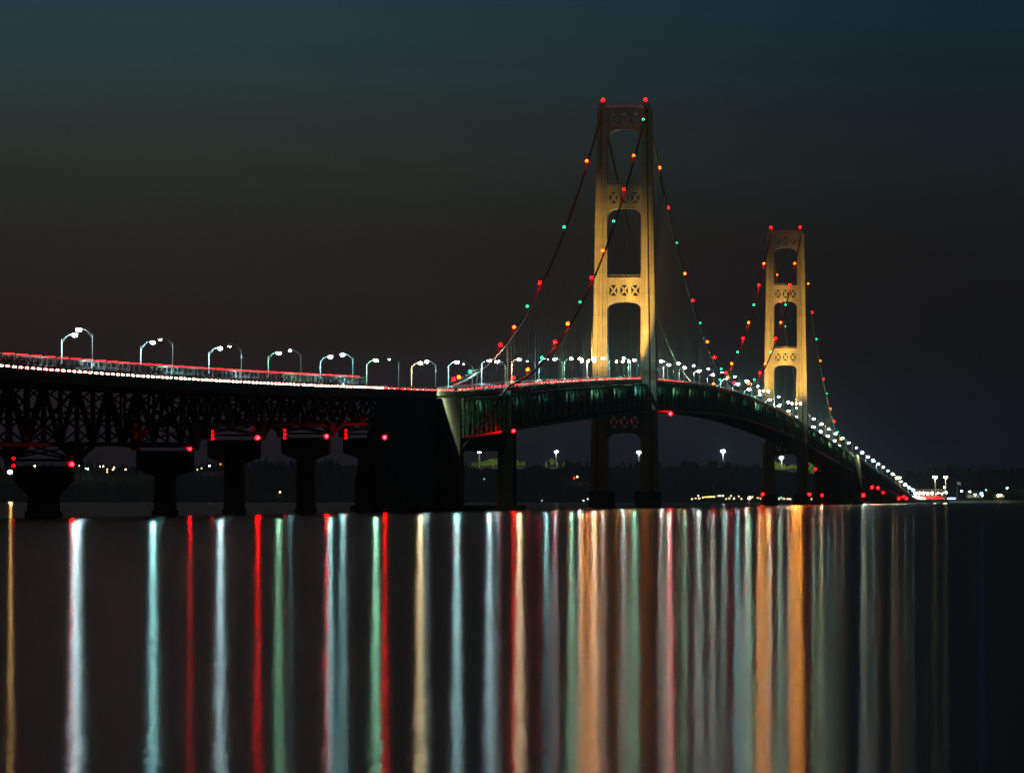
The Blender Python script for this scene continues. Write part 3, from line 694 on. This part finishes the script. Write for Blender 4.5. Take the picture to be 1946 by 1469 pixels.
def tree_at(x, ybase, Y, h, r, m_, label, n_=90):
    b_ = px(x, ybase, Y); t = tag(empty('tree', b_), label, 'tree', 'trees lit by the masts on the far shore')
    MB().tube([(0, 0, -2), (0, 0, h*.6)], [.3, .12], 6).build('trunk', bark, t)
    c = MB()
    if m_ is leafm: spruce(c, 0, 0, 0, h, r)
    else: leafy(c, 0, 0, 0, h*R.uniform(.85, 1.2), r*R.uniform(.7, 1), 150, .6)
    c.build('crown', m_, t)
for i, (x, yb, h) in enumerate([(899, 888, 5.5), (905, 888, 5), (912, 887, 6), (919, 888, 6.5), (925, 888, 8), (931, 887, 9), (937, 888, 8.5), (943, 888, 9.5), (948, 887, 8), (954, 888, 7), (982, 888, 7.5), (988, 888, 7), (995, 888, 6), (1049, 886, 8), (1073, 886, 5.5), (1098, 886, 5), (1114, 886, 4)]):
    tree_at(x, yb, 6790 if x > 1000 else 6805, h, h*.42, litleaf, '%s lit tree from the left, on the bluff left of the bigger tower' % ordw(i+1))
for i, (x, yb, h) in enumerate([(1474, 893, 8), (1479, 892, 9.5), (1485, 896, 6), (1490, 895, 7), (1497, 893, 5), (1503, 893, 5.5), (1508, 893, 6.5), (1513, 893, 6), (1538, 897, 11), (1543, 900, 10), (1548, 903, 10), (1553, 904, 8)]):
    tree_at(x, yb, 6790, h, h*.4, litleaf, '%s lit tree from the left, on the bluff around the smaller tower' % ordw(i+1))
for x, lb, pw in ((912, 'left part of the lit grove left of the bigger tower', 2.2e5), (940, 'right part of the lit grove left of the bigger tower', 3e5), (988, 'small lit grove beside the twin-legged pier', 3e5), (1052, 'single lit tree by the first high mast', 3e5), (1482, 'lit trees between the legs of the smaller tower', 3e5), (1508, 'lit row behind the smaller tower', 2.2e5), (1546, 'lit trees just right of the smaller tower', 3e5)):  # added spots that brighten the groves, standing in for mast light
    b_ = px(x, 897, 6728); b_.z = gz(x)*.96+1.5; t = tag(empty('yard_floodlight', b_), 'added hooded floodlight aimed at the %s' % lb, 'floodlight')
    MB().tube([(0, 0, -6), (0, 0, 2)], .12, 6).build('post', galv, t); MB().box(-.5, .5, -.5, .1, 2, 2.8).build('housing', black, t)
    d = bpy.data.lights.new('yard_beam', 'SPOT'); d.energy = pw*.55; d.color = (.95, 1, .5); d.spot_size = math.radians(40); d.spot_blend = .8; d.shadow_soft_size = .4
    o = bpy.data.objects.new('yard_beam', d); C.objects.link(o); o.parent = t; o.location = (0, .5, 2.4); o.rotation_euler = Vector((0, 80, 9)).to_track_quat('-Z', 'Y').to_euler()

# small lights of houses and streets on the far shore
def pt_light(x, y, Y, hue, st, r, label, h=4.0, grp='small lights on the far shore'):
    b_ = px(x, y, Y); t = tag(empty('shore_lamp', b_-Vector((0, 0, h))), label, 'lamp', grp)
    MB().tube([(0, 0, -1), (0, 0, h-r*.8)], .09, 6).box(-.25, .25, -.25, .25, h+r*.8, h+r*.8+.15).tube([(.2, 0, h-r), (.2, 0, h+r*.8)], .04, 4).build('post', galv, t)
    o = inst('globe', lens_mesh(hue, st, r, (0, 0, 0)), t); o.location = (0, 0, h)
    if st > 200: o = inst('lamp_hood', nav_me, t); o.location = (0, 0, h); o.scale = (r, r, r)
pt_light(20, 897, 6480, 'amber', 3600, 2.0, 'big glaring amber lamp at the photo\'s left edge')
for x, y, hue, st, r, lb in [(66, 886, 'warm', 130, .8, 'yellowish lamp on the skyline right of the amber glare'), (81, 888, 'cyan', 15, .5, 'faint cyan lamp on the skyline'), (87, 888, 'cyan', 30, .6, 'cyan lamp beside the faint one on the skyline'),
    (103, 888, 'green', 60, .8, 'pale green lamp left of the first pier'), (110, 889, 'warm', 12, .6, 'left lamp of the yellow row by the first pier'), (114, 889, 'warm', 12, .6, 'right lamp of the yellow row by the first pier'), (151, 884, 'warm', 60, .9, 'tall yellow window-like lamp right of the lowest red light'),
    (163, 890, 'green', 20, .6, 'left of two greenish lamps right of the first pier'), (167, 891, 'green', 40, .7, 'right of two greenish lamps right of the first pier'), (190, 886, 'warm', 20, .5, 'left of two yellow skyline lamps'), (196, 886, 'warm', 30, .6, 'right of two yellow skyline lamps'),
    (204, 892, 'amber', 14, .6, 'upper of two amber lamps stacked on the slope'), (204, 897, 'amber', 14, .6, 'lower of two amber lamps stacked on the slope'), (217, 888, 'amber', 20, .6, 'upper amber lamp on the slope'), (215, 892, 'amber', 30, .7, 'amber lamp just below the upper one on the slope'), (239, 892, 'amber', 26, .7, 'amber lamp nearest the second pier'),
    (272, 891, 'green', 40, .7, 'deep green lamp beside the second pier'), (398, 885, 'ice', 50, .7, 'white lamp left of the third pier'), (419, 882, 'orange', 60, .7, 'orange lamp left of the third pier column'), (375, 892, 'warm', 10, .5, 'faint yellow lamp between second and third pier'), (383, 890, 'warm', 8, .5, 'fainter yellow lamp between second and third pier'),
    (532, 935, 'amber', 14, .8, 'lonely amber lamp low between third and fourth pier'), (1091, 908, 'orange', 18, .8, 'orange lamp on the slope, left of a pair'), (1097, 906, 'amber', 22, .8, 'amber lamp on the slope, right of a pair'), (920, 910, 'cyan', 4, .5, 'faint blue lamp seen through the twin-legged pier'),
    (1030, 951, 'white', 5, .5, 'faint lamp at the water left of the bigger tower'), (1109, 951, 'white', 12, .5, 'small white lamp beside the bigger tower foot'), (1117, 948, 'white', 10, .5, 'small white lamp against the bigger tower foot')]:
    pt_light(x, y, 6480 if y > 940 else 6700-(y-880)*3, hue, st, r, lb)
# low harbour quay with lamps between the towers
QY = 6400
m = MB(); a_ = px(1305, 949, QY); b_ = px(1560, 949, QY); m.hexa([(a_.x, QY, -3), (b_.x, QY, -3), (b_.x, QY+60, -3), (a_.x, QY+60, -3)], [(a_.x+8, QY+2, 1.6), (b_.x, QY+2, 1.6), (b_.x, QY+58, 1.6), (a_.x+8, QY+58, 1.6)])
tag(m.build('quay', conc), 'low dark quay under the row of small harbour lamps', 'quay')
for i, (x, y, hue, st) in enumerate([(1315, 948, 'warm', 10), (1322, 947, 'warm', 8), (1327, 942, 'peach', 14), (1329, 947, 'warm', 16), (1336, 945, 'amber', 14), (1341, 944, 'amber', 22), (1347, 944, 'amber', 26), (1352, 944, 'amber', 26), (1357, 944, 'amber', 22), (1365, 942, 'peach', 12), (1369, 942, 'white', 16), (1374, 942, 'white', 14), (1380, 948, 'warm', 10), (1386, 947, 'warm', 12), (1389, 942, 'peach', 12), (1395, 947, 'warm', 14), (1404, 943, 'peach', 10), (1409, 948, 'warm', 10), (1430, 944, 'warm', 10), (1440, 946, 'warm', 10), (1446, 947, 'warm', 8), (1480, 948, 'peach', 20), (1485, 945, 'cyan', 12), (1490, 948, 'peach', 16), (1497, 948, 'peach', 20), (1502, 948, 'peach', 18), (1542, 948, 'peach', 10)]):
    pt_light(x, y, QY+20, hue, st, .5, '%s harbour lamp from the left in the quay row, small and %s' % (ordw(i+1), HUENAME[hue]), 3.2, 'small lamps on the harbour quay')
pt_light(1424, 946.5, QY+15, 'amber', 260, 1.0, 'glaring amber lamp on the quay, left of the smaller tower', 3.0)

# ---------------------------------------------------------------- right shore: plaza at the end of the bridge
PY = 5650.0
grass = mat('dry_grass', (.1, .11, .05), .95, noise=.35, nscale=.05)
m = MB(); row = [(1718, 956), (1750, 953), (1790, 951.5), (1830, 949), (1946, 948), (2200, 948)]
for x, y in row:
    for dy, z in ((-25, -3), (0, .3), (25, 2.2), (120, 3.0), (900, 3.2)): m.v.append(((x-CX)/F*PY, PY+dy+(0 if x < 1790 else 200), z))
for i in range(len(row)-1):
    for j in range(4): a_ = i*5+j; m.f.append((a_, a_+5, a_+6, a_+1))
tag(m.build('ground', grass), kind='structure')
xa_, xb_ = [(v-CX)/F*(PY+40) for v in (1738, 1806)]
m = MB().hexa([(xa_, PY+45, 1), (xb_, PY+45, 1), (xb_, PY+300, 1), (xa_, PY+300, 1)], [(xa_, PY+45, 3.1), (xb_, PY+45, 3.1), (xb_, PY+300, 9.5), (xa_, PY+300, 9.5)]); tag(m.build('plaza_paving', asph), kind='structure')
mast(1777, 905, 938, 5800, 600, 'left of the two tall plaza masts at the end of the bridge', .9, 'warm')
mast(1797, 905, 938, 5800, 500, 'right of the two tall plaza masts at the end of the bridge', .9, 'warm')
mast(1708, 906, 934, 5780, 90, 'mast light at the foot of the bridge, left of the toll plaza', .8, 'white')
# toll booths with a canopy
tb = tag(empty('toll_plaza', px(1752, 941, 5830)), 'toll plaza canopy with a row of booths at the end of the bridge', 'toll plaza')
MB().box(-9, 24, -5, 5, 4.9, 5.5).build('canopy', parap, tb)
for k in range(5):
    t = MB().box(-7+k*6.5, -5+k*6.5, -1.6, 1.6, -.9, 2.9); t.build('booth', galv, tb)
    MB().box(-6.9+k*6.5, -5.1+k*6.5, -1.72, -1.62, .6, 2.2).build('booth_window', emit('booth_window_glow', (1, .8, .5), 2.2, False), tb)
    MB().tube([(-8+k*6.5, -4, -.9), (-8+k*6.5, -4, 4.88)], .15, 6).build('canopy_post', galv, tb)
for i, x in enumerate((1739, 1747, 1755, 1762, 1771)): pt_light(x, 937, 5790, 'peach' if i % 2 else 'ice', 220, 1.05, '%s of five large white lamps in front of the toll plaza, from the left' % ordw(i+1), 5.5, 'large lamps of the toll plaza')
for i, (x, y, hue, st, r) in enumerate([(1783, 936, 'green', 30, .6), (1789, 937, 'green', 60, .8), (1794, 936, 'cyan', 20, .5), (1798, 936, 'cyan', 50, .8), (1795, 926, 'green', 60, .8), (1827, 933, 'cyan', 16, .6), (1843, 934, 'white', 16, .7), (1853, 940, 'white', 18, .7), (1867, 942, 'green', 10, .6), (1897, 941, 'warm', 20, .9), (1901, 941, 'warm', 20, .9), (1914, 927, 'cyan', 16, .6), (1874, 931, 'cyan', 4, .4)]):
    pt_light(x, y, 5880, hue, st*4, r, '%s shore lamp from the left, right of the toll plaza, %s' % (ordw(i+1), HUENAME[hue]), 4, 'lamps along the right shore')
pt_light(1865, 938, 5870, 'blue', 1300, 1.0, 'bright blue lamp on the right shore', 5)
bb = px(1808, 946.5, 5860); t = tag(empty('blue_light_box', bb), 'long low blue-lit box at the water right of the toll plaza', 'light box')
MB().box(-4, 4, -1, 1, -1.6, .4).build('box', black, t); MB().box(-3.9, 3.9, -1.12, -1.02, -.9, .3).build('light_panel', emit('blue_panel_glow', (.25, .35, 1), 12, False), t)
fp = px(1819, 949, 5900); t = tag(empty('flagpole', fp), 'flagpole with a pale flag on the right shore', 'flagpole')
MB().tube([(0, 0, -2), (0, 0, 18.2)], [.16, .08], 8).ball((0, 0, 18.3), .2).build('pole', galv, t)
fm = MB(); nf = 8
for i in range(nf+1):
    for z in (18.0, 15.6-.1*i): fm.v.append((.12+i*.45, .25*math.sin(i*.9), z-.12*i)); fm.v.append((.12+i*.45, .25*math.sin(i*.9)+.05, z-.12*i))
for i in range(nf):
    a_ = 4*i; fm.f += [(a_, a_+4, a_+6, a_+2), (a_+1, a_+3, a_+7, a_+5), (a_, a_+1, a_+5, a_+4), (a_+2, a_+6, a_+7, a_+3)]
fm.build('flag', mat('flag_cloth', (.6, .6, .6), .8), t)
# houses on the right shore
def house(x, y, Y, w, d, h, rh, wallc, label, win=.6):
    t = tag(empty('house', px(x, y, Y), .15), label, 'house')
    MB().box(-w/2, w/2, -d/2, d/2, 0, h).build('wall', wallc, t)
    r_ = MB(); o = .6; r_.add([(-w/2-o, -d/2-o, h-.1), (w/2+o, -d/2-o, h-.1), (w/2+o, d/2+o, h-.1), (-w/2-o, d/2+o, h-.1), (-w/2+1, 0, h+rh), (w/2-1, 0, h+rh)], [(0, 1, 5, 4), (2, 3, 4, 5), (1, 2, 5), (3, 0, 4), (3, 2, 1, 0)]); r_.build('roof', mat('shingle_roof', (.12, .12, .12), .9, noise=.3, nscale=1), t)
    for k in range(3):
        x_ = -w/2+w*(k+.5)/3; f_ = MB().box(x_-.6, x_+.6, -d/2-.08, -d/2-.003, .9, 2.1).build('window', mat('window_frame', (.6, .6, .6)), t)
        MB().box(x_-.5, x_+.5, -d/2-.12, -d/2-.083, 1.0, 2.0).build('pane', emit('lit_window_%d' % round(win*10), (1, .75, .35), win, False), f_)
wallw = mat('clapboard_wall', (.4, .4, .36), .8, noise=.15, nscale=1); wallg = mat('olive_wall', (.3, .3, .16), .8, noise=.15, nscale=1)
house(1849, 946, 5900, 13, 8, 3, 3.2, wallw, 'house with a pale gable roof between the flagpole and the blue lamp', .8)
house(1899, 946, 5900, 9, 7, 3.4, 1.4, wallg, 'small olive house with a lit front right of the blue lamp', 1.6)
for i, (x, h, r, k) in enumerate([(1808, 11, 2.6, 0), (1815, 8, 2, 0), (1838, 6.5, 3, 1), (1858, 7, 3.4, 1), (1870, 8.5, 3, 1), (1877, 10, 3.6, 1), (1884, 9, 3.2, 1), (1889, 8, 3.2, 1), (1911, 10, 4, 1), (1919, 9, 3.4, 1), (1930, 8, 3, 1), (1941, 9, 3.6, 1)]):
    tree_at(x, 947, 5960, h, r, leafm if k == 0 else litleaf, '%s dim tree from the left on the shore right of the plaza masts' % ordw(i+1), 80)
for o_ in list(C.objects):
    if o_.type == 'EMPTY' and o_.name.startswith('tree') and 'right shore' in o_.get('label', ''): o_['group'] = 'dim trees on the right shore'
for j in range(6):
    for k in range(8):
        place_car(3170, 0, k < 3, 'car in lane %s of the toll queue, row %s from the water' % (('one', 'two', 'three', 'four', 'five', 'six', 'seven', 'eight')[k], ordw(j+1)), 'cars queueing at the toll plaza')
        c_ = C.objects[-1]
        while c_.parent is not None: c_ = c_.parent
        Y_ = PY+52+j*21+k*1.7; [setattr(q_, 'scale', (.6, .6, .6)) for q_ in C.objects if q_.parent is c_ and q_.name.startswith('tail')]; c_.location = (xa_+3.2+k*3.8, Y_, 3.12+(Y_-PY-45)*.0251)

# ---------------------------------------------------------------- thin night haze over the strait
hz = bpy.data.materials.new('thin_night_haze'); hz.use_nodes = True; hn = hz.node_tree.nodes
for q in list(hn):
    if q.type != 'OUTPUT_MATERIAL': hn.remove(q)
pv = hn.new('ShaderNodeVolumePrincipled'); pv.inputs['Density'].default_value = HAZE_D = .000035; pv.inputs['Color'].default_value = (.6, .75, 1, 1)
hz.node_tree.links.new(pv.outputs[0], [q for q in hn if q.type == 'OUTPUT_MATERIAL'][0].inputs['Volume'])
tag(MB().box(-9500, 9500, -150, 30500, -15.2, 230).build('haze', hz), kind='stuff')
